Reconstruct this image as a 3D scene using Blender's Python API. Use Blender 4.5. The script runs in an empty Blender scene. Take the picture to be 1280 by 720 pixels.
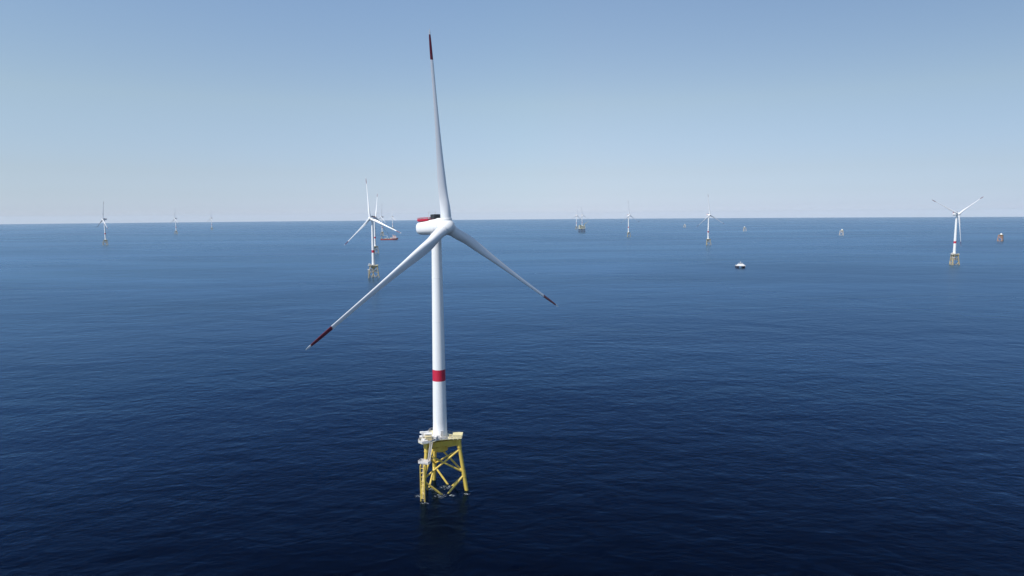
import bpy, math, random
from math import sin, cos, pi, radians, atan, sqrt
from mathutils import Vector, Matrix

random.seed(7)
scene = bpy.context.scene
col = scene.collection
R_EARTH = 6371000.0

# ------------------------------------------------------------------ camera
CAM_H, FOC, EYE_Y, ROLL = 128.0, 853.3, 268.8, atan(0.0073)
cam_d = bpy.data.cameras.new("camera")
cam_d.sensor_width = 36.0
cam_d.lens = FOC / 1280.0 * 36.0
cam_d.clip_start, cam_d.clip_end = 1.0, 200000.0
cam = bpy.data.objects.new("camera", cam_d)
col.objects.link(cam)
P = atan((360.0 - EYE_Y) / FOC)
Fw = Vector((0, cos(P), -sin(P)))
R0 = Vector((1, 0, 0))
U0 = R0.cross(Fw)
Rt = R0 * cos(ROLL) - U0 * sin(ROLL)
Up = R0 * sin(ROLL) + U0 * cos(ROLL)
cam.matrix_world = Matrix((
    (Rt.x, Up.x, -Fw.x, 0), (Rt.y, Up.y, -Fw.y, 0), (Rt.z, Up.z, -Fw.z, CAM_H), (0, 0, 0, 1)))
scene.camera = cam

# ------------------------------------------------------------------ light
SUN_EL = radians(50)
sun_dir = Vector((-0.80, -0.60, 0)).normalized()          # horizontal direction towards the sun
world = bpy.data.worlds.new("World")
scene.world = world
world.use_nodes = True
wn = world.node_tree
sky = wn.nodes.new("ShaderNodeTexSky")
sky.sky_type = 'NISHITA'
sky.sun_disc = False
sky.sun_elevation = SUN_EL
sky.sun_rotation = math.atan2(sun_dir.x, sun_dir.y)
sky.altitude = 0
sky.air_density = 1.0
sky.dust_density = 0.3
sky.ozone_density = 2.5
bg = wn.nodes["Background"]
bg.inputs["Strength"].default_value = 0.135
# sea air is paler and bluer low down than the model's dry air: a tint by elevation and a slight one by azimuth
geo_w = wn.nodes.new("ShaderNodeNewGeometry")
sep = wn.nodes.new("ShaderNodeSeparateXYZ")
wn.links.new(geo_w.outputs["Incoming"], sep.inputs[0])
neg = wn.nodes.new("ShaderNodeVectorMath"); neg.operation = 'SCALE'; neg.inputs["Scale"].default_value = -1.0
wn.links.new(geo_w.outputs["Incoming"], neg.inputs[0])
lift = wn.nodes.new("ShaderNodeVectorMath"); lift.operation = 'MAXIMUM'; lift.inputs[1].default_value = (-2, -2, 0.004)   # the sea horizon dips below eye level
wn.links.new(neg.outputs[0], lift.inputs[0]); wn.links.new(lift.outputs[0], sky.inputs["Vector"])
elev = wn.nodes.new("ShaderNodeMath"); elev.operation = 'MULTIPLY'; elev.inputs[1].default_value = -1.0
wn.links.new(sep.outputs["Z"], elev.inputs[0])
ramp = wn.nodes.new("ShaderNodeValToRGB")
ramp.color_ramp.interpolation = 'LINEAR'
RAMP = [(0.0, (0.73, 0.87, 1.43)), (0.012, (0.64, 0.76, 1.22)), (0.03, (0.64, 0.715, 1.04)), (0.06, (0.725, 0.728, 0.905)), (0.155, (1.02, 0.93, 0.885)), (0.29, (1.09, 1.05, 1.03)), (1.0, (1.0, 1.0, 1.0))]
while len(ramp.color_ramp.elements) < len(RAMP): ramp.color_ramp.elements.new(0.5)
for el_, (q_, c_) in zip(ramp.color_ramp.elements, RAMP):
    el_.position = q_; el_.color = (*c_, 1)
wn.links.new(elev.outputs[0], ramp.inputs[0])
azi = wn.nodes.new("ShaderNodeMapRange")            # 0 far right of the view, 1 far left
azi.inputs[1].default_value = -0.60; azi.inputs[2].default_value = 0.60
wn.links.new(sep.outputs["X"], azi.inputs[0])
ramp2 = wn.nodes.new("ShaderNodeValToRGB")
ramp2.color_ramp.interpolation = 'B_SPLINE'
RAMP2 = [(0.0, (0.71, 0.73, 0.74)), (0.5, (1.10, 1.07, 1.03)), (1.0, (1.09, 1.02, 0.95))]
ramp2.color_ramp.elements.new(0.5)
for el_, (q_, c_) in zip(ramp2.color_ramp.elements, RAMP2):
    el_.position = q_; el_.color = (*c_, 1)
wn.links.new(azi.outputs[0], ramp2.inputs[0])
mu1 = wn.nodes.new("ShaderNodeMix"); mu1.data_type = 'RGBA'; mu1.blend_type = 'MULTIPLY'; mu1.inputs[0].default_value = 1
mu2 = wn.nodes.new("ShaderNodeMix"); mu2.data_type = 'RGBA'; mu2.blend_type = 'MULTIPLY'; mu2.inputs[0].default_value = 1
wn.links.new(sky.outputs[0], mu1.inputs[6]); wn.links.new(ramp.outputs[0], mu1.inputs[7])
wn.links.new(mu1.outputs[2], mu2.inputs[6]); wn.links.new(ramp2.outputs[0], mu2.inputs[7])
wn.links.new(mu2.outputs[2], bg.inputs["Color"])

sun_l = bpy.data.lights.new("sun", 'SUN')
sun_l.energy = 4.7
sun_l.angle = radians(0.5)
sun_l.color = (1.0, 0.955, 0.89)
sun = bpy.data.objects.new("sun", sun_l)
col.objects.link(sun)
to_sun = Vector((sun_dir.x * cos(SUN_EL), sun_dir.y * cos(SUN_EL), sin(SUN_EL)))
sun.rotation_euler = (-to_sun).to_track_quat('-Z', 'Y').to_euler()
sun.location = (0, 0, 400)

scene.view_settings.view_transform = 'Standard'
scene.view_settings.look = 'None'
scene.view_settings.exposure = 0.0
scene.view_settings.gamma = 1.0
scene.view_settings.use_curve_mapping = False
scene.cycles.use_denoising = True
scene.cycles.volume_bounces = 2
HAZE_DENSITY = 1.5e-5

# ------------------------------------------------------------------ helpers
def px2sea(x, y):
    """point where the sight line through a pixel of the photo meets the curved sea"""
    d = Fw + Rt * ((x - 640) / FOC) + Up * ((360 - y) / FOC)
    h = 0.0
    for _ in range(12):
        t = (h - CAM_H) / d.z
        p = Vector((0, 0, CAM_H)) + d * t
        h = -(p.x ** 2 + p.y ** 2) / (2 * R_EARTH)
    return Vector((p.x, p.y, h))

class MB:
    def __init__(s):
        s.v, s.f = [], []
    def add(s, verts, faces):
        o = len(s.v)
        s.v += [tuple(v) for v in verts]
        s.f += [tuple(i + o for i in f) for f in faces]
        return s
    def rings(s, rings, cap0=True, cap1=True):
        n = len(rings[0]); vs = [p for r in rings for p in r]; fs = []
        for k in range(len(rings) - 1):
            for i in range(n):
                j = (i + 1) % n
                fs.append((k * n + i, k * n + j, (k + 1) * n + j, (k + 1) * n + i))
        if cap0: fs.append(tuple(range(n - 1, -1, -1)))
        if cap1: fs.append(tuple((len(rings) - 1) * n + i for i in range(n)))
        return s.add(vs, fs)
    def tube(s, a, b, r0, r1=None, n=14):
        a, b = Vector(a), Vector(b)
        r1 = r0 if r1 is None else r1
        d = (b - a).normalized()
        x = d.orthogonal().normalized(); y = d.cross(x)
        return s.rings([[p + (x * cos(2 * pi * i / n) + y * sin(2 * pi * i / n)) * r for i in range(n)]
                        for p, r in ((a, r0), (b, r1))])
    def lathe(s, prof, n=48, cap0=True, cap1=True):
        return s.rings([[(r * cos(2 * pi * i / n), r * sin(2 * pi * i / n), z) for i in range(n)] for z, r in prof], cap0, cap1)
    def box(s, c, size, rz=0.0, m=None):
        c = Vector(c); hx, hy, hz = (k / 2 for k in size)
        M = m if m is not None else Matrix.Rotation(rz, 3, 'Z')
        vs = [c + M @ Vector((x * hx, y * hy, z * hz)) for z in (-1, 1) for y in (-1, 1) for x in (-1, 1)]
        return s.add(vs, [(0, 2, 3, 1), (4, 5, 7, 6), (0, 1, 5, 4), (2, 6, 7, 3), (0, 4, 6, 2), (1, 3, 7, 5)])
    def bar(s, a, b, w, h):
        a, b = Vector(a), Vector(b)
        d = (b - a); L = d.length; d.normalize()
        up = Vector((0, 0, 1)) if abs(d.z) < 0.95 else Vector((0, 1, 0))
        y = up.cross(d).normalized(); z = d.cross(y)
        M = Matrix((d, y, z)).transposed()
        return s.box((a + b) / 2, (L, w, h), m=M)
    def prism(s, pts, z0, z1):
        return s.rings([[(x, y, z0) for x, y in pts], [(x, y, z1) for x, y in pts]])
    def mesh(s, name, mat):
        me = bpy.data.meshes.new(name)
        me.from_pydata(s.v, [], s.f)
        me.materials.append(mat)
        me.polygons.foreach_set("use_smooth", [True] * len(me.polygons))
        me.set_sharp_from_angle(angle=radians(38))
        me.update()
        return me

def put(name, me, parent=None, m=None):
    o = bpy.data.objects.new(name, me)
    col.objects.link(o)
    if parent is not None: o.parent = parent
    if m is not None: o.matrix_basis = m
    return o

def root_at(name, loc, rz, label, cat, group=None):
    o = bpy.data.objects.new(name, None)
    o.empty_display_size = 5
    col.objects.link(o)
    o.location = loc; o.rotation_euler = (0, 0, rz)
    o["label"] = label; o["category"] = cat
    if group: o["group"] = group
    return o

# ------------------------------------------------------------------ materials
def mat_paint(name, c, rough=0.4, var=0.08, dirt=None, dirt_amt=0.0, scale=0.35):
    m = bpy.data.materials.new(name); m.use_nodes = True
    nt = m.node_tree; N = nt.nodes; L = nt.links
    b = N["Principled BSDF"]
    tc = N.new("ShaderNodeTexCoord")
    mp = N.new("ShaderNodeMapping"); mp.inputs["Scale"].default_value = (1, 1, 0.22)
    L.new(tc.outputs["Object"], mp.inputs[0])
    n1 = N.new("ShaderNodeTexNoise"); n1.inputs["Scale"].default_value = scale; n1.inputs["Detail"].default_value = 5
    L.new(mp.outputs[0], n1.inputs["Vector"])
    r = N.new("ShaderNodeMapRange"); r.inputs[1].default_value = 0.3; r.inputs[2].default_value = 0.7
    r.inputs[3].default_value = 1 - var; r.inputs[4].default_value = 1 + var * 0.3
    L.new(n1.outputs["Fac"], r.inputs[0])
    mx = N.new("ShaderNodeMix"); mx.data_type = 'RGBA'; mx.blend_type = 'MULTIPLY'; mx.inputs[0].default_value = 1
    mx.inputs[6].default_value = (*c, 1)
    L.new(r.outputs[0], mx.inputs[7])
    out = mx.outputs[2]
    if dirt:
        n2 = N.new("ShaderNodeTexNoise"); n2.inputs["Scale"].default_value = 0.55; n2.inputs["Detail"].default_value = 8
        L.new(mp.outputs[0], n2.inputs["Vector"])
        r2 = N.new("ShaderNodeMapRange"); r2.inputs[1].default_value = 0.52; r2.inputs[2].default_value = 0.72
        r2.inputs[4].default_value = dirt_amt
        L.new(n2.outputs["Fac"], r2.inputs[0])
        m2 = N.new("ShaderNodeMix"); m2.data_type = 'RGBA'
        L.new(r2.outputs[0], m2.inputs[0]); L.new(out, m2.inputs[6]); m2.inputs[7].default_value = (*dirt, 1)
        out = m2.outputs[2]
    L.new(out, b.inputs["Base Color"])
    b.inputs["Roughness"].default_value = rough
    return m

WHITE = mat_paint("white_paint", (0.80, 0.80, 0.79), 0.38, 0.05)
BLADE = mat_paint("blade_paint", (0.77, 0.78, 0.79), 0.35, 0.04)
RED = mat_paint("red_paint", (0.52, 0.014, 0.045), 0.4, 0.1)
DKRED = mat_paint("blade_red_paint", (0.15, 0.008, 0.022), 0.4, 0.1)
YEL = mat_paint("yellow_paint", (0.66, 0.48, 0.085), 0.45, 0.18, (0.30, 0.19, 0.06), 0.6)
YEL_TP = mat_paint("yellow_girder_paint", (0.60, 0.42, 0.05), 0.45, 0.15, (0.40, 0.17, 0.03), 0.6)
GALV = mat_paint("galvanised_steel", (0.66, 0.63, 0.60), 0.5, 0.2, (0.45, 0.33, 0.24), 0.5, 1.5)
CABW = mat_paint("cabinet_white", (0.74, 0.72, 0.69), 0.45, 0.12)
BUFF = mat_paint("buff_cover", (0.62, 0.52, 0.30), 0.6, 0.15)
BLACK = mat_paint("black_cooler", (0.030, 0.032, 0.035), 0.5, 0.3)
ORANGE = mat_paint("orange_primer", (0.62, 0.27, 0.08), 0.5, 0.15)
SHIPRED = mat_paint("ship_red", (0.50, 0.07, 0.05), 0.45, 0.15)
SHIPDARK = mat_paint("hull_dark", (0.02, 0.02, 0.045), 0.4, 0.2)
GLASS = mat_paint("dark_glass", (0.02, 0.03, 0.04), 0.1, 0.1)
DECK = mat_paint("deck_green", (0.16, 0.26, 0.15), 0.7, 0.2)
PLAT = mat_paint("platform_steel_pale", (0.74, 0.69, 0.46), 0.55, 0.2)
PALEY = mat_paint("pale_primer", (0.72, 0.62, 0.50), 0.5, 0.15)
YEL_DULL = mat_paint("dull_yellow", (0.50, 0.40, 0.20), 0.55, 0.25, (0.26, 0.18, 0.10), 0.6)  # yellow dulled for the distant jackets, their blurred look put into the colour
PILE = mat_paint("dark_pile", (0.05, 0.045, 0.07), 0.6, 0.3)

def mat_sea():
    m = bpy.data.materials.new("sea_water"); m.use_nodes = True
    nt = m.node_tree; N = nt.nodes; L = nt.links
    b = N["Principled BSDF"]
    geo = N.new("ShaderNodeNewGeometry")
    def noise(scale, detail, stretch, rz, rough=0.55, dist=0.0):
        mp = N.new("ShaderNodeMapping"); mp.inputs["Rotation"].default_value = (0, 0, rz)
        mp.inputs["Scale"].default_value = (stretch[0] * scale, stretch[1] * scale, scale)
        L.new(geo.outputs["Position"], mp.inputs[0])
        n = N.new("ShaderNodeTexNoise"); n.inputs["Scale"].default_value = 1.0
        n.inputs["Detail"].default_value = detail; n.inputs["Roughness"].default_value = rough
        n.inputs["Distortion"].default_value = dist
        L.new(mp.outputs[0], n.inputs["Vector"])
        return n.outputs["Fac"]
    prev = None
    # (1/wavelength, detail, stretch, heading, height in metres)
    for sc_, de, st, rz, hgt in ((1 / 55, 2, (0.6, 1.0), radians(-10), 1.2),
                                 (1 / 11, 3, (0.8, 1.0), radians(-28), 0.48),
                                 (1 / 5.5, 3, (0.85, 1.0), radians(26), 0.27),
                                 (1 / 2.2, 3, (0.9, 1.0), radians(-40), 0.085)):
        f = noise(sc_, de, st, rz, dist=0.35)
        bp = N.new("ShaderNodeBump"); bp.inputs["Strength"].default_value = 1.0
        bp.inputs["Distance"].default_value = hgt
        L.new(f, bp.inputs["Height"])
        if prev: L.new(prev, bp.inputs["Normal"])
        prev = bp.outputs[0]
    # wind patches: ripples too small to see make the water glossier or duller
    w = noise(1 / 900, 4, (0.35, 1.0), radians(8))
    r = N.new("ShaderNodeMapRange"); r.inputs[1].default_value = 0.32; r.inputs[2].default_value = 0.68
    r.inputs[3].default_value = 0.21; r.inputs[4].default_value = 0.33
    L.new(w, r.inputs[0])
    N.remove(b)
    body = N.new("ShaderNodeBsdfDiffuse"); body.inputs["Color"].default_value = (0.0001, 0.0007, 0.0045, 1)
    gl = N.new("ShaderNodeBsdfGlossy"); gl.inputs["Color"].default_value = (0.46, 0.76, 1.0, 1)
    L.new(r.outputs[0], gl.inputs["Roughness"])
    # polarised sea: dark looking down, mirror-like towards the horizon
    dt = N.new("ShaderNodeVectorMath"); dt.operation = 'DOT_PRODUCT'
    L.new(geo.outputs["Incoming"], dt.inputs[0]); L.new(prev, dt.inputs[1])
    om_ = N.new("ShaderNodeMath"); om_.operation = 'SUBTRACT'; om_.use_clamp = True; om_.inputs[0].default_value = 1.0
    L.new(dt.outputs["Value"], om_.inputs[1])
    fr = N.new("ShaderNodeMath"); fr.operation = 'POWER'; fr.inputs[1].default_value = 6.3
    L.new(om_.outputs[0], fr.inputs[0])
    pw = fr
    fr = N.new("ShaderNodeMath"); fr.operation = 'MULTIPLY'; fr.use_clamp = True; fr.inputs[1].default_value = 1.6
    L.new(pw.outputs[0], fr.inputs[0])
    den = N.new("ShaderNodeMath"); den.operation = 'MULTIPLY_ADD'; den.inputs[1].default_value = 1.1; den.inputs[2].default_value = 1.0
    L.new(pw.outputs[0], den.inputs[0])
    up_ = fr; up_.use_clamp = False
    fr = N.new("ShaderNodeMath"); fr.operation = 'DIVIDE'; fr.use_clamp = True
    L.new(up_.outputs[0], fr.inputs[0]); L.new(den.outputs[0], fr.inputs[1])
    # reflection colour is tinted by view angle: steep views bluer than grazing ones
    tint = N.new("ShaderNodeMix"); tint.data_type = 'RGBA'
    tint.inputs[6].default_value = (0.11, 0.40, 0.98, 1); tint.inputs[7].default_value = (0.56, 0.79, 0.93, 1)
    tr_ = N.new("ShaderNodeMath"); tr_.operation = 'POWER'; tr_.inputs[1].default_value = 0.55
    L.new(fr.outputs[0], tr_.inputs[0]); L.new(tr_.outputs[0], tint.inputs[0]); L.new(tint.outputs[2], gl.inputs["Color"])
    # slicks and gusts
    st_ = noise(1 / 520, 6, (0.3, 1.0), radians(14), 0.62, 1.2)
    sr_ = N.new("ShaderNodeMapRange"); sr_.inputs[1].default_value = 0.3; sr_.inputs[2].default_value = 0.7
    sr_.inputs[3].default_value = 0.85; sr_.inputs[4].default_value = 1.12
    L.new(st_, sr_.inputs[0])
    fq = N.new("ShaderNodeMath"); fq.operation = 'MULTIPLY'; fq.use_clamp = True
    L.new(fr.outputs[0], fq.inputs[0]); L.new(sr_.outputs[0], fq.inputs[1])
    fr = fq
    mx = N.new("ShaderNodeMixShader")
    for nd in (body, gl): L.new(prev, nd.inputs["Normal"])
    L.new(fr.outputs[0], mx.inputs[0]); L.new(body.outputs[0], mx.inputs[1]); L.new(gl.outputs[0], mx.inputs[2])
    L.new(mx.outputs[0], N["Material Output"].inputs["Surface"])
    return m
SEA = mat_sea()

# ------------------------------------------------------------------ the setting: the sea, curved like the earth
def build_sea():
    mb = MB(); n = 192
    radii = [20 * 1.045 ** k for k in range(0, 400)]
    radii = [r for r in radii if r < 44500] + [44500]
    vs = [(0, 0, 0)]; fs = []
    for r in radii:
        vs += [(r * cos(2 * pi * i / n), r * sin(2 * pi * i / n), -r * r / (2 * R_EARTH)) for i in range(n)]
    fs += [(0, 1 + i, 1 + (i + 1) % n) for i in range(n)]
    for k in range(len(radii) - 1):
        a, c = 1 + k * n, 1 + (k + 1) * n
        fs += [(a + i, c + i, c + (i + 1) % n, a + (i + 1) % n) for i in range(n)]
    o = put("sea", mb.add(vs, fs).mesh("sea", SEA))
    o["kind"] = "structure"
build_sea()

hz = MB().box((0, 0, 38), (92000, 92000, 394))
hm = bpy.data.materials.new("haze_air"); hm.use_nodes = True
hm.node_tree.nodes.remove(hm.node_tree.nodes["Principled BSDF"])
pv = hm.node_tree.nodes.new("ShaderNodeVolumePrincipled")
pv.inputs["Color"].default_value = (0.84, 0.93, 1.0, 1)
pv.inputs["Density"].default_value = HAZE_DENSITY
pv.inputs["Anisotropy"].default_value = 0.0
hm.node_tree.links.new(pv.outputs[0], hm.node_tree.nodes["Material Output"].inputs["Volume"])
hzo = put("haze", hz.mesh("haze", hm)); hzo["kind"] = "stuff"

# ------------------------------------------------------------------ wind turbine meshes
HUB_Z, ROTOR_R, TILT, OVERHANG = 123.0, 87.3, radians(6), 7.0
DECK_Z = 26.0
LEG_ANG = [radians(-8), radians(-128), radians(112)]
LEG_R0, LEG_R1, LEG_TOP = 12.2, 8.9, 22.0
def leg_pt(k, z):
    r = LEG_R0 + (LEG_R1 - LEG_R0) * z / LEG_TOP
    return Vector((r * cos(LEG_ANG[k]), r * sin(LEG_ANG[k]), z))

CH = [(0.018, 4.7, 1.0), (0.06, 4.7, 1.0), (0.10, 4.75, 0.86), (0.15, 4.9, 0.66), (0.20, 4.85, 0.52), (0.26, 4.5, 0.44),
      (0.33, 3.8, 0.38), (0.42, 3.1, 0.35), (0.52, 2.52, 0.33), (0.62, 2.08, 0.31), (0.72, 1.8, 0.29),
      (0.80, 1.66, 0.27), (0.835, 1.58, 0.26), (0.90, 1.4, 0.25), (0.955, 1.1, 0.24), (0.985, 0.75, 0.24), (1.0, 0.25, 0.25)]
PREBEND = 0.0
def chord_at(q):
    for (a, c0, t0), (b, c1, t1) in zip(CH, CH[1:]):
        if q <= b:
            k = (q - a) / (b - a); k = max(0, k)
            return c0 + (c1 - c0) * k, t0 + (t1 - t0) * k
    return CH[-1][1:]
def section(q, n=28):
    c, t = chord_at(q)
    w = min(1, max(0, (0.16 - q) / 0.10)); w = w * w * (3 - 2 * w)       # 1 = round root
    tw = radians(13) * (1 - q) ** 2
    yb = -PREBEND * q ** 2.2
    out = []
    for i in range(n):
        th = 2 * pi * i / n
        cx, cy = cos(th) * 4.7 / 2, sin(th) * 4.7 / 2
        xc = 0.5 * (1 - cos(th))                       # 0 at the leading edge
        yt = 5 * t * (0.2969 * sqrt(xc) - 0.126 * xc - 0.3516 * xc ** 2 + 0.2843 * xc ** 3 - 0.1036 * xc ** 4)
        ax = c * (0.32 - xc); ay = c * yt * (1 if th < pi else -1) * (0.9 if th < pi else 1.1)
        x, y = cx * w + ax * (1 - w), cy * w + ay * (1 - w)
        out.append((x * cos(tw) - y * sin(tw), x * sin(tw) + y * cos(tw) + yb, q * ROTOR_R))
    return out
def frange(a, b, n): return [a + (b - a) * i / n for i in range(n + 1)]
B0, B1 = 0.845, 0.972

def blade_meshes():
    w = MB()
    w.rings([section(q) for q in frange(0.018, 0.26, 16)[:-1] + frange(0.26, B0, 20)], True, True)
    w.rings([section(q) for q in frange(B1, 1.0, 6)], True, True)
    r = MB().rings([section(q) for q in frange(B0, B1, 8)], True, True)
    return w.mesh("blade", BLADE), r.mesh("marking_band", DKRED)

def superring(x, ry, rz, zc, e=2.6, n=40):
    out = []
    for i in range(n):
        a = 2 * pi * i / n
        cy, sz = cos(a), sin(a)
        out.append((x, ry * math.copysign(abs(cy) ** (2 / e), cy), zc + rz * math.copysign(abs(sz) ** (2 / e), sz)))
    return out

def railing(mb, pts, z, h=1.15, post=0.05, rails=(0.55, 1.1), step=1.6, closed=True, rr=0.04):
    q = [Vector((x, y, z)) for x, y in pts]
    if closed: q.append(q[0])
    for a, b in zip(q, q[1:]):
        L = (b - a).length; k = max(1, round(L / step))
        for i in range(k + 1):
            p = a.lerp(b, i / k)
            mb.tube(p, p + Vector((0, 0, h)), post, n=6)
        for r in rails:
            mb.tube(a + Vector((0, 0, r)), b + Vector((0, 0, r)), rr, n=6)

def build_meshes():
    D = {}
    D["blade"], D["marking_band"] = blade_meshes()
    # hub, in the rotor frame (x = wind direction out of the nose)
    prof = [(-2.35, 3.2), (-2.1, 3.5), (-0.8, 3.6), (0.8, 3.5), (2.0, 3.05), (2.9, 2.3), (3.5, 1.4), (3.75, 0.6), (3.8, 0.05)]
    h = MB()
    n = 48
    h.rings([[(x, r * cos(2 * pi * i / n), r * sin(2 * pi * i / n)) for i in range(n)] for x, r in prof])
    D["hub"] = h.mesh("hub", WHITE)
    D["root_collar"] = MB().lathe([(1.2, 2.6), (3.55, 2.6), (3.65, 2.45)], 32).mesh("blade_socket", WHITE)
    # nacelle, nacelle frame: x forward, origin at the tower axis at hub height
    nb = MB()
    st = [(-10.9, 2.2, 1.9, -0.3), (-10.7, 2.8, 2.5, -0.3), (-10.2, 3.15, 2.85, -0.3), (-9.0, 3.35, 3.0, -0.28), (-6, 3.45, 3.15, -0.2),
          (-1, 3.55, 3.4, 0.0), (1.2, 3.6, 3.5, 0), (1.5, 3.5, 3.4, 0)]
    nb.rings([superring(*k) for k in st])
    gen = [(1.55, 3.5), (1.7, 3.8), (3.9, 3.8), (4.15, 3.5), (4.75, 3.2)]
    nb.rings([[(x, r * cos(2 * pi * i / n), r * sin(2 * pi * i / n)) for i in range(n)] for x, r in gen])
    nb.lathe([(-4.4, 2.35), (-2.9, 2.8)], 40)
    D["nacelle"] = nb.mesh("nacelle", WHITE)
    hp = MB()
    x0, x1, w, z = -9.9, -2.7, 2.5, 2.96
    hp.box(((x0 + x1) / 2, 0, z + 0.08), (x1 - x0, 2 * w, 0.16))
    for sx in range(7):
        hp.box((x0 + 0.4 + sx * 0.94, 0, z - 0.12), (0.18, 2 * w - 0.6, 0.24))
    pts = [(x0 + 0.08, -w + 0.08), (x1 - 0.08, -w + 0.08), (x1 - 0.08, w - 0.08), (x0 + 0.08, w - 0.08)]
    railing(hp, pts, z + 0.16, 1.35, 0.075, (1.3,), 0.75, True, 0.07)
    for a, b in zip(pts, pts[1:] + pts[:1]):           # kick panels of expanded mesh
        av, bv = Vector((*a, z + 0.55)), Vector((*b, z + 0.55))
        k = max(1, round((bv - av).length / 0.75))
        for i in range(k):
            p, q = av.lerp(bv, (i + 0.14) / k), av.lerp(bv, (i + 0.86) / k)
            hp.bar(p, q, 0.04, 0.72)
    D["hoist_platform"] = hp.mesh("hoist_platform", RED)
    cl = MB()
    cl.box((-0.2, 0, 4.55), (2.5, 3.7, 1.9))
    for k in range(9):
        cl.box((-0.2, -1.62 + k * 0.4, 5.54), (2.2, 0.24, 0.08))
    for sx in (-1.2, 0.8):
        for sy in (-2.4, 2.4):
            cl.box((sx, sy * 0.6, 3.5), (0.25, 0.25, 0.7))
    D["cooler"] = cl.mesh("cooler", BLACK)
    ms = MB()
    ms.tube((-2.3, -2.2, 3.6), (-2.3, -2.2, 7.0), 0.07, n=8); ms.tube((-2.3, 2.2, 3.6), (-2.3, 2.2, 7.0), 0.07, n=8)
    ms.bar((-2.3, -2.2, 6.7), (-2.3, 2.2, 6.7), 0.06, 0.06)
    D["weather_mast"] = ms.mesh("weather_mast", GALV)
    # tower
    zt = HUB_Z - 4.2
    def tr(z): return 3.28 + (2.2 - 3.28) * (z - DECK_Z) / (zt - DECK_Z)
    zb0, zb1 = 52.2, 57.5
    t = MB()
    def seg(z0, z1, m): return [(z, tr(z)) for z in frange(z0, z1, m)]
    t.lathe([(DECK_Z - 0.3, 3.5), (DECK_Z + 0.35, 3.5), (DECK_Z + 0.35, 3.3)] + seg(DECK_Z + 0.4, zb0, 4), 56)
    t.lathe(seg(zb1, zt, 8), 56)
    for zf in (80.0, 100.0):
        t.lathe([(zf - 0.12, tr(zf) + 0.02), (zf - 0.1, tr(zf) + 0.05), (zf + 0.1, tr(zf) + 0.05), (zf + 0.12, tr(zf) + 0.02)], 56)
    D["tower"] = t.mesh("tower", WHITE)
    D["tower_band"] = MB().lathe([(zb0, tr(zb0) + 0.006), (zb1, tr(zb1) + 0.006)], 56).mesh("tower_band", RED)
    dr = MB()
    a = radians(-70)
    dr.box(((3.3) * cos(a), 3.3 * sin(a), DECK_Z + 1.9), (0.22, 1.2, 2.5), a)
    D["tower_door"] = dr.mesh("tower_door", GALV)
    # jacket legs, one mesh each
    for k in range(3):
        l = MB()
        l.tube(leg_pt(k, -14), leg_pt(k, LEG_TOP), 0.88, n=24)
        l.tube(leg_pt(k, LEG_TOP - 1.6), leg_pt(k, LEG_TOP + 0.4), 1.12, n=24)
        l.tube(leg_pt(k, 6.6), leg_pt(k, 9.6), 0.98, n=24)
        D["leg%d" % k] = l.mesh("leg", YEL)
    br = []
    for i, j in ((0, 1), (1, 2), (2, 0)):
        br.append(MB().tube(leg_pt(i, 19.6), leg_pt(j, 8.6), 0.45, n=16))
        br.append(MB().tube(leg_pt(j, 19.6), leg_pt(i, 8.6), 0.45, n=16))
        br.append(MB().tube(leg_pt(i, 7.4), leg_pt(j, -13), 0.47, n=16))
        br.append(MB().tube(leg_pt(j, 7.4), leg_pt(i, -13), 0.47, n=16))
    D["braces"] = [b.mesh("brace", YEL) for b in br]
    # transition piece: centre can and three box girders to the leg heads
    tp = MB()
    tp.lathe([(18.6, 2.6), (19.2, 3.45), (DECK_Z - 0.62, 3.45)], 48)
    for k in range(3):
        c = Vector((cos(LEG_ANG[k]), sin(LEG_ANG[k]), 0)); s = Vector((-c.y, c.x, 0))
        r0, r1, hw = 2.6, LEG_R1 + 0.9, 1.15
        vs = []
        for r, zl in ((r0, 20.4), (r1, 22.2)):
            for q in (-hw, hw):
                for zz in (zl, DECK_Z - 0.62):
                    vs.append(c * r + s * q + Vector((0, 0, zz)))
        tp.add(vs, [(0, 1, 3, 2), (4, 6, 7, 5), (0, 4, 5, 1), (2, 3, 7, 6), (1, 5, 7, 3), (0, 2, 6, 4)])
        for q in (-hw - 0.06, hw + 0.06):          # stiffener plates
            for r in (4.4, 6.2, 8.0):
                tp.box(c * r + s * q + Vector((0, 0, 23.2)), (0.12, 0.12, 3.6), LEG_ANG[k])
    for k, k2 in ((0, 1), (1, 2), (2, 0)):
        a_, b_ = leg_pt(k, 22.0), leg_pt(k2, 22.0)
        d_ = (b_ - a_).normalized()
        a_ = a_ + d_ * 1.0; b_ = b_ - d_ * 1.0
        a_.z = b_.z = 23.4
        tp.bar(a_, b_, 0.7, 2.3)
    D["transition_piece"] = tp.mesh("transition_piece", YEL_TP)
    # deck
    dk = MB()
    c1 = Vector((cos(LEG_ANG[1]), sin(LEG_ANG[1])))
    sq = lambda x: x if x > -4 else -4 + (x + 4) * 0.62
    deck_pts = [(10.3, -3.6), (10.3, 1.4), (4.2, 3.4), (1.8, 6.0), (-3.4, 9.6), (-6.6, 8.2), (-8.2, 1.5), (-11.6, -3.2), (-12.2, -8.6), (-8.6, -11.2), (-3.4, -9.8), (-0.8, -6.2), (4.0, -4.6)]
    deck_pts = [(sq(x), y) for x, y in deck_pts]
    dk.prism(deck_pts, DECK_Z - 0.55, DECK_Z - 0.32)
    for x in range(-6, 10, 2):
        dk.box((x + 0.5, -1.5, DECK_Z - 0.68), (0.14, 6, 0.22))
    D["work_platform"] = dk.mesh("work_platform", PLAT)
    rl = MB()
    railing(rl, deck_pts, DECK_Z - 0.32, 1.2, 0.06, (0.6, 1.15), 1.5, True, 0.05)
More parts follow.
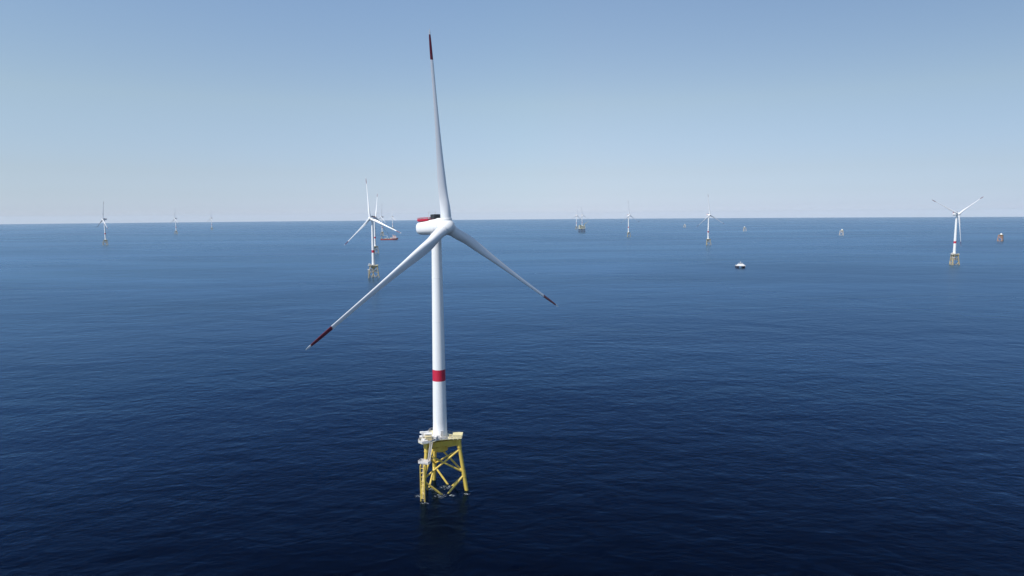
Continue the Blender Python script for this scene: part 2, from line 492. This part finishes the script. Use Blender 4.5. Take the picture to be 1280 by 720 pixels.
    for a_, b_ in list(zip(deck_pts, deck_pts[1:]))[6:12]:       # mesh infill on the near side
        rl.bar((a_[0], a_[1], DECK_Z + 0.25), (b_[0], b_[1], DECK_Z + 0.25), 0.03, 0.8)
    D["railing"] = rl.mesh("railing", GALV)
    pad = MB().box((8.3, -1.1, DECK_Z + 0.32), (4.4, 4.4, 1.2)).box((8.3, -1.1, DECK_Z + 0.97), (4.6, 4.6, 0.1))
    D["laydown_pad"] = pad.mesh("laydown_pad", mat_paint("pad_cream", (0.74, 0.66, 0.36), 0.55, 0.12))
    cr = MB()
    cr.tube((-7.4, -6.6, DECK_Z - 0.3), (-7.4, -6.6, DECK_Z + 3.2), 0.34, n=14)
    cr.box((-7.4, -6.6, DECK_Z + 3.5), (1.0, 1.0, 0.9))
    cr.bar((-7.4, -6.6, DECK_Z + 3.7), (-4.0, -8.4, DECK_Z + 4.6), 0.36, 0.5)
    cr.bar((-7.4, -6.6, DECK_Z + 3.5), (-8.4, -5.9, DECK_Z + 3.4), 0.7, 0.8)
    D["crane"] = cr.mesh("crane", CABW)
    cb = []
    for (x, y, sx, sy, sz, mt, rz) in ((-5.2, -3.9, 2.6, 2.2, 2.5, CABW, 0.2), (-7.6, -2.2, 2.0, 1.6, 2.0, CABW, 0.5), (-2.2, -6.0, 2.6, 1.9, 1.7, CABW, -0.2),
                                       (-5.0, -7.2, 2.8, 2.4, 2.3, BUFF, 0.3), (-8.2, -9.0, 1.6, 1.4, 1.5, CABW, -0.4), (-0.4, -4.9, 1.5, 1.0, 1.9, CABW, 0.0), (-10.6, -4.2, 1.5, 2.0, 1.3, CABW, 0.4), (-6.6, -10.0, 1.8, 1.0, 1.2, CABW, 0.1), (-9.6, -1.4, 1.0, 1.2, 1.6, GALV, 0.2),
                                       (-2.0, 5.5, 2.4, 2.0, 2.2, CABW, 0.2), (5.0, -2.6, 1.2, 1.0, 1.3, BUFF, 0.1)):
        x = sq(x); b = MB(); b.box((x, y, DECK_Z - 0.32 + sz / 2), (sx, sy, sz), rz)
        b.box((x, y, DECK_Z - 0.32 + sz + 0.04), (sx + 0.16, sy + 0.16, 0.09), rz)
        cb.append(b.mesh("equipment_cabinet", mt))
    D["cabinets"] = cb
    # boat landing in front of the near leg, with a rest platform and a stair
    bl = MB(); cx, cy = -6.75, -14.2
    tw = Vector((cos(radians(-20)), sin(radians(-20)), 0)); nn = Vector((tw.y, -tw.x, 0))
    if nn.y > 0: nn = -nn
    c = Vector((cx, cy, 0))
    for q in (-1.0, 1.0):
        bl.tube(c + tw * q + Vector((0, 0, -4)), c + tw * q + Vector((0, 0, 16.4)), 0.26, n=14)
        bl.tube(c + tw * q + Vector((0, 0, 16.4)), c + tw * q * 0.9 - nn * 1.4 + Vector((0, 0, 17.6)), 0.24, n=12)
        for zz in (2.5, 7.5, 12.5, 16.0):
            e = leg_pt(1, zz)
            bl.tube(c + tw * q + Vector((0, 0, zz)), e, 0.2, n=10)
    for zz in range(-1, 17, 2):
        bl.tube(c - tw * 1.0 + Vector((0, 0, zz + 0.4)), c + tw * 1.0 + Vector((0, 0, zz + 0.4)), 0.14, n=10)
    D["boat_landing"] = bl.mesh("boat_landing", YEL)
    ld = MB()
    for q in (-0.28, 0.28):
        ld.bar(c + tw * q - nn * 0.5 + Vector((0, 0, -2)), c + tw * q - nn * 0.5 + Vector((0, 0, 18.4)), 0.08, 0.1)
    z = -1.8
    while z < 18:
        ld.tube(c - tw * 0.28 - nn * 0.5 + Vector((0, 0, z)), c + tw * 0.28 - nn * 0.5 + Vector((0, 0, z)), 0.03, n=6); z += 0.4
    D["ladder"] = ld.mesh("ladder", GALV)
    rp = MB()
    rpp = []
    for a_, b_ in ((-2.1, 0.2), (2.9, 0.2), (2.9, 3.0), (-2.1, 3.0)):
        p = c + tw * a_ - nn * b_; rpp.append((p.x, p.y))
    rp.prism(rpp, 17.4, 17.6)
    D["rest_platform"] = rp.mesh("rest_platform", GALV)
    rr = MB(); railing(rr, rpp, 17.6, 1.2, 0.07, (0.6, 1.15), 1.0, True, 0.06)
    for a_, b_ in zip(rpp, rpp[1:]):
        rr.bar((*a_, 18.1), (*b_, 18.1), 0.03, 0.7)
    D["rest_railing"] = rr.mesh("railing", GALV)
    sr = MB()
    A_ = c + tw * 2.2 - nn * 2.2; A_.z = 17.6
    Bq = Vector((-3.0, -9.6, DECK_Z - 0.4))
    sd = (Bq - A_).cross(Vector((0, 0, 1))).normalized()
    for q in (-0.5, 0.5):
        sr.bar(A_ + sd * q, Bq + sd * q, 0.12, 0.3)
        sr.tube(A_ + sd * q + Vector((0, 0, 1)), Bq + sd * q + Vector((0, 0, 1)), 0.06, n=6)
    for i in range(1, 24):
        p = A_.lerp(Bq, i / 24); sr.bar(p - sd * 0.5, p + sd * 0.5, 0.25, 0.05)
    D["stair"] = sr.mesh("stair", GALV)
    # cable tubes beside the right leg
    jt = MB()
    for q in (-0.7, 0.35):
        p0, p1 = leg_pt(0, -10) * 1.0, leg_pt(0, 20)
        off = Vector((-1.3, 2.6 + q, 0))
        jt.tube(p0 + off, Vector((p1.x, p1.y, 21.8)) + off * 0.8, 0.2, n=10)
    D["cable_tube"] = jt.mesh("cable_tube", YEL)
    return D
D = build_meshes()

def rotor_axes(a):
    n = Vector((sin(a) * cos(TILT), -cos(a) * cos(TILT), sin(TILT)))
    v = Vector((-sin(a) * sin(TILT), cos(a) * sin(TILT), cos(TILT)))
    u = Vector((cos(a), sin(a), 0))
    return n, u, v
def mat4(x, y, z, o):
    return Matrix(((x.x, y.x, z.x, o.x), (x.y, y.y, z.y, o.y), (x.z, y.z, z.z, o.z), (0, 0, 0, 1)))

def nac_m(nh, top):
    t = radians(3)
    x = nh * cos(t) + Vector((0, 0, sin(t))); z = Vector((0, 0, cos(t))) - nh * sin(t)
    return mat4(x, z.cross(x), z, top)

om = {}
def recolour(me, m):
    k = (me.name, m.name)
    if k not in om:
        c = me.copy(); c.materials[0] = m; om[k] = c
    return om[k]
GROUP_T = "wind turbines of the offshore wind farm"
def foundation(root, detail, paint=None):
    f = (lambda me: recolour(me, paint)) if paint else (lambda me: me)
    for k in range(3): put("leg", f(D["leg%d" % k]), root)
    for b in D["braces"]: put("brace", f(b), root)
    put("transition_piece", f(D["transition_piece"]), root)
    wp = put("work_platform", D["work_platform"], root)
    bl = put("boat_landing", f(D["boat_landing"]), root)
    rp = put("rest_platform", D["rest_platform"], root)
    if detail:
        put("railing", D["railing"], wp); put("laydown_pad", D["laydown_pad"], wp); put("crane", D["crane"], wp)
        for m in D["cabinets"]: put("equipment_cabinet", m, wp)
        put("ladder", D["ladder"], bl); put("railing", D["rest_railing"], rp); put("stair", D["stair"], root)
        put("cable_tube", D["cable_tube"], root)

def turbine(loc, yaw, phase, label, detail=True, pitch=8, frot=0.0, paint=None, rotor=1.0):
    """yaw and phase in degrees; yaw 0 faces the -y direction, phase is of the first blade, clockwise seen from upwind"""
    root = root_at("wind_turbine", loc, radians(frot), label, "wind turbine", GROUP_T)
    foundation(root, detail, paint)
    tw = put("tower", D["tower"], root); put("tower_band", D["tower_band"], tw)
    if detail: put("tower_door", D["tower_door"], tw)
    a = radians(yaw - frot)
    n, u, v = rotor_axes(a)
    nh = Vector((sin(a), -cos(a), 0))
    top = Vector((0, 0, HUB_Z))
    hub = top + nh * OVERHANG
    na = put("nacelle", D["nacelle"], root, nac_m(nh, top))
    put("hoist_platform", D["hoist_platform"], na); put("cooler", D["cooler"], na)
    if detail: put("weather_mast", D["weather_mast"], na)
    hb = put("hub", D["hub"], root, mat4(n, v.cross(n), v, hub))
    be = radians(pitch)
    for k in range(3):
        ph = radians(phase + 120 * k)
        s = u * sin(ph) + v * cos(ph)
        t = u * cos(ph) - v * sin(ph)
        le = t * cos(be) + n * sin(be)
        fl = n * cos(be) - t * sin(be)
        m = mat4(le, -fl, s, hub) @ Matrix.Scale(rotor, 4)
        bo = put("blade", D["blade"], root, m)
        put("marking_band", D["marking_band"], bo)
        put("blade_socket", D["root_collar"], hb, (mat4(n, v.cross(n), v, hub)).inverted() @ m)
    return root

# ------------------------------------------------------------------ the wind farm
turbine((-34.05, 309.7, 0), 48.7, 0.14, "large white wind turbine in the foreground on a yellow three-legged jacket")

def far_turbine(px, py, rel, phase, label, detail=False, pitch=8, rotor=1.0):
    p = px2sea(px, py)
    az = math.degrees(math.atan2(p.x, p.y))
    return turbine(p, rel - az, phase, label, detail, pitch, random.uniform(-15, 15), YEL_DULL, rotor)
far_turbine(467.3, 347, -40, -10, "midground white turbine left of the foreground tower, behind its lower left blade", True)
far_turbine(1192, 331, 38, 57, "white turbine alone at the far right, one blade pointing straight down", True, rotor=0.9)
far_turbine(469.3, 317, 52, 15, "turbine almost hidden directly behind the midground turbine left of the foreground tower", pitch=84)
far_turbine(885, 306.5, 42, -3, "white turbine on the horizon, just left of and beyond the white catamaran")
far_turbine(785.5, 296, 45, -2, "small turbine between the offshore platform and the turbine above the catamaran")
far_turbine(132.5, 306.5, -72, 2, "leftmost turbine of all, on the horizon at the left edge, seen edge on", pitch=70)
far_turbine(220.5, 292.5, -68, 0, "small distant turbine second from the left edge of the horizon", pitch=70)
far_turbine(265, 287.5, -65, 4, "faint tiny turbine on the left horizon, third from the left edge", pitch=70)
far_turbine(478, 294.5, -58, 2, "small pale turbine standing just behind the stern of the red supply ship", pitch=70)
far_turbine(491, 287.5, -50, 3, "faint turbine behind the bow of the red supply ship, only a thin tower")
far_turbine(720.6, 286.5, 50, 10, "distant turbine just left of the offshore platform, reddish foundation at its foot")
far_turbine(727.6, 285.5, 50, -8, "distant turbine rising from directly behind the offshore platform")

# bare foundations waiting for their towers
cov = MB().lathe([(DECK_Z - 0.3, 3.5), (DECK_Z + 3.6, 3.5), (DECK_Z + 5.2, 2.4), (DECK_Z + 5.6, 0.6)], 32).mesh("cover", CABW)
def bare(px, py, label, tint, rot, size):
    r = root_at("jacket_foundation", px2sea(px, py), radians(rot), label, "turbine foundation", "bare jacket foundations without turbines")
    r.scale = (size, size, size)
    for k in range(3): put("leg", recolour(D["leg%d" % k], tint), r)
    for b in D["braces"]: put("brace", recolour(b, tint), r)
    put("transition_piece", recolour(D["transition_piece"], tint), r)
    put("work_platform", D["work_platform"], r)
    put("cover", cov, r)
bare(1251, 301.5, "orange jacket foundation without a tower, right of the rightmost turbine", ORANGE, 20, 1.1)
bare(1052.3, 294.3, "pale jacket foundation without a tower, midway between the catamaran and the rightmost turbine", PALEY, 45, 1.15)
bare(930.5, 289, "tiny faint jacket foundation without a tower, on the horizon above the catamaran", PALEY, -20, 1.1)
bare(856, 284.5, "faintest tiny jacket foundation without a tower, left of the turbine above the catamaran", PALEY, 70, 1.1)

# ------------------------------------------------------------------ vessels
def hull_mesh(mb, L, W, z0, z1, sheer=1.5, flare=0.25, cx=0, cy=0, stern=0.92):
    """bow towards +x"""
    rings = []
    for i in range(19):
        t = i / 18; x = (t - 0.5) * L
        w = W / 2 * (stern + (1 - stern) * min(1, t / 0.2)) * (1 if t < 0.62 else max(0.02, 1 - ((t - 0.62) / 0.38) ** 2.0))
        zt = z1 + sheer * max(0, (t - 0.5) / 0.5) ** 2
        wl = w * (1 - flare * (0.25 + 0.75 * max(0, (t - 0.6) / 0.4)))
        xb = x - (0.06 * L * max(0, (t - 0.85) / 0.15))
        rings.append([(xb + cx, cy - wl, z0), (x + cx, cy - w, zt), (x + cx, cy + w, zt), (xb + cx, cy + wl, z0)])
    mb.rings(rings)

# crew transfer catamaran
p = px2sea(925.5, 334.8)
rt = root_at("catamaran", p, radians(-98), "small white catamaran with two dark hulls, alone on open water", "boat")
for q in (-1, 1):
    hb = MB(); hull_mesh(hb, 27, 6.0, -1.2, 4.7, 1.0, 0.2, cy=q * 7.2); put("hull", hb.mesh("hull", SHIPDARK), rt)
dkm = MB()
dkm.box((-1.5, 0, 5.4), (23, 20.0, 1.4)); dkm.box((11.3, 0, 5.6), (2.8, 15, 1.3)); put("deck", dkm.mesh("deck", CABW), rt)
cbm = MB()
cbm.box((1.5, 0, 7.4), (11, 15, 2.6)); cbm.box((0.5, 0, 9.8), (7.5, 9.0, 2.2)); cbm.box((0.4, 0, 11.0), (8.2, 9.8, 0.24)); cbm.box((-8.4, 4.5, 7.2), (5, 5, 2.2))
cab = put("cabin", cbm.mesh("cabin", WHITE), rt)
wd = MB(); wd.box((4.32, 0, 10.0), (0.12, 7.8, 1.0))
for k in (-1, 1): wd.box((0.6, k * 4.52, 10.0), (6.2, 0.1, 1.0))
put("window", wd.mesh("window", GLASS), cab)
mm = MB(); mm.tube((-1, 0, 11.1), (-1, 0, 15.5), 0.28, 0.12); mm.bar((-1, -2, 13.6), (-1, 2, 13.6), 0.25, 0.25); mm.box((-1, 0, 14.2), (0.5, 2.4, 0.3))
put("mast", mm.mesh("mast", CABW), rt)

# offshore supply ship
p = px2sea(486.8, 299.8)
rt = root_at("supply_ship", p, radians(8), "long red supply ship with pale superstructure near its bow, left of the foreground nacelle", "ship")
hb = MB(); hull_mesh(hb, 96, 21, -4, 6.0, 5.5, 0.35); put("hull", hb.mesh("hull", SHIPRED), rt)
d2 = MB(); d2.box((-14, 0, 6.22), (60, 18.5, 0.4)); put("deck", d2.mesh("deck", DECK), rt)
sp = MB(); sp.box((27, 0, 12), (21, 18, 8)); sp.box((27.5, 0, 18.2), (17, 16.5, 4.4)); sp.box((28.5, 0, 22.2), (12, 17.5, 3.4)); sp.box((19, 5, 25), (3.5, 3, 7)); sp.box((19, -5, 25), (3.5, 3, 7))
su = put("superstructure", sp.mesh("superstructure", mat_paint("ship_cream", (0.80, 0.60, 0.55), 0.45, 0.1)), rt)
wd = MB(); wd.box((34.55, 0, 22.6), (0.12, 16.5, 1.3))
for k in (-1, 1): wd.box((28.5, k * 8.8, 22.6), (11, 0.12, 1.3))
put("window", wd.mesh("window", GLASS), su)
mm = MB(); mm.tube((26, 0, 23.9), (26, 0, 33), 0.5, 0.2); mm.bar((26, -3, 29), (26, 3, 29), 0.3, 0.3); put("mast", mm.mesh("mast", CABW), rt)
cg = MB()
for x, y, sx, sz in ((9, 4, 8, 6), (8, -5, 9, 5), (-4, -4, 6, 3.5), (-20, 3, 10, 3)):
    cg.box((x, y, 6.44 + sz / 2), (sx, 6, sz))
put("cargo", cg.mesh("cargo", PALEY), rt)
cr = MB(); cr.tube((-12, 7, 7.9), (-12, 7, 19), 1.2); cr.box((-12, 7, 20.4), (3.4, 3.4, 2.8)); cr.bar((-12, 7, 21), (-34, 5, 25), 1.2, 1.4); put("crane", cr.mesh("crane", CABW), rt)
gn = MB(); gn.box((-42, 0, 10.2), (3, 17, 4.5)); gn.tube((-43, -7, 8), (-43, -7, 17), 0.5); gn.tube((-43, 7, 8), (-43, 7, 17), 0.5); gn.bar((-43, -7, 17), (-43, 7, 17), 0.9, 0.9)
put("stern_frame", gn.mesh("stern_frame", YEL), rt)

# offshore substation platform
p = px2sea(727.3, 290.3)
rt = root_at("offshore_platform", p, radians(12), "pale yellow offshore platform on dark legs with a slanting crane boom, near the horizon", "platform")
for x in (-19, 0, 19):
    for y in (-11, 11):
        put("leg", MB().tube((x * 1.12, y * 1.12, -8), (x, y, 26), 2.0, 1.8, 14).mesh("leg", PILE), rt)
bm = MB()
for y in (-11, 11):
    for x in (-19, 0):
        bm.tube((x * 1.08, y * 1.08, 3), ((x + 19) * 1.0, y, 24), 0.8, n=10); bm.tube(((x + 19) * 1.08, y * 1.08, 3), (x, y, 24), 0.8, n=10)
put("bracing", bm.mesh("bracing", PILE), rt)
tm = MB()
for z in (26.6, 35.5, 45): tm.box((0, 0, z), (47, 30, 1.2))
for x in (-22, -11, 0, 11, 22):
    for y in (-13.5, 13.5):
        tm.tube((x, y, 26), (x, y, 45.6), 0.6, n=8)
tp_ = put("topside", tm.mesh("topside", PLAT), rt)
for (x, y, z, sx, sy, sz, mt) in ((-10, -3, 31.1, 20, 19, 7.6, PLAT), (11.5, -2, 31.1, 17, 20, 7.6, CABW), (-11, 0, 40.3, 17, 20, 8.2, CABW), (9, 0, 40.3, 20, 19, 8.2, PLAT), (-12, 2, 48.8, 15, 14, 6.3, PLAT), (6, 5, 47.7, 8, 8, 4.2, CABW)):
    put("module", MB().box((x, y, z), (sx, sy, sz)).mesh("module", mt), tp_)
hdk = MB(); hdk.lathe([(0, 9), (0.5, 11.5), (1, 11.5)], 8)
put("helideck", hdk.mesh("helideck", DECK), tp_, Matrix.Translation((-13, -8, 53)))
cr = MB(); cr.tube((17, -9, 45.6), (17, -9, 57), 1.3); cr.box((17, -9, 58.6), (4, 4, 3.2))
for dy in (-0.9, 0.9):
    for dz in (0, 1.8):
        cr.tube((18.5, -9 + dy, 58.5 + dz), (50, -13, 83), 0.35, 0.25, n=8)
put("crane", cr.mesh("crane", YEL), rt)

# ------------------------------------------------------------------ white water round the legs
def mat_foam():
    m = bpy.data.materials.new("foam"); m.use_nodes = True
    nt = m.node_tree; N = nt.nodes; L = nt.links
    b = N["Principled BSDF"]; b.inputs["Base Color"].default_value = (0.62, 0.70, 0.74, 1); b.inputs["Roughness"].default_value = 0.8
    tc = N.new("ShaderNodeTexCoord")
    n = N.new("ShaderNodeTexNoise"); n.inputs["Scale"].default_value = 1.3; n.inputs["Detail"].default_value = 7; n.inputs["Roughness"].default_value = 0.68
    L.new(tc.outputs["Object"], n.inputs["Vector"])
    r = N.new("ShaderNodeMapRange"); r.inputs[1].default_value = 0.50; r.inputs[2].default_value = 0.66; r.inputs[4].default_value = 0.75
    L.new(n.outputs["Fac"], r.inputs[0]); L.new(r.outputs[0], b.inputs["Alpha"])
    return m
FOAM = mat_foam()
fm = MB()
for (x, y, r0) in ((559, 609.5, 3.0), (564.5, 609, 2.0), (551, 620, 2.4), (547, 616, 1.6), (526, 620, 2.2), (530, 629, 1.5), (583, 617.5, 1.3), (564.5, 619.5, 1.2), (540, 612, 1.4)):
    c = px2sea(x, y); k = 22
    pts = []
    for i in range(k):
        a = 2 * pi * i / k; r = r0 * random.uniform(0.55, 1.25)
        pts.append((c.x + r * 1.2 * cos(a), c.y + r * 0.9 * sin(a), 0.05))
    fm.add([(c.x, c.y, 0.12)] + pts, [(0, 1 + i, 1 + (i + 1) % k) for i in range(k)])
fo = put("foam", fm.mesh("foam", FOAM)); fo["kind"] = "stuff"
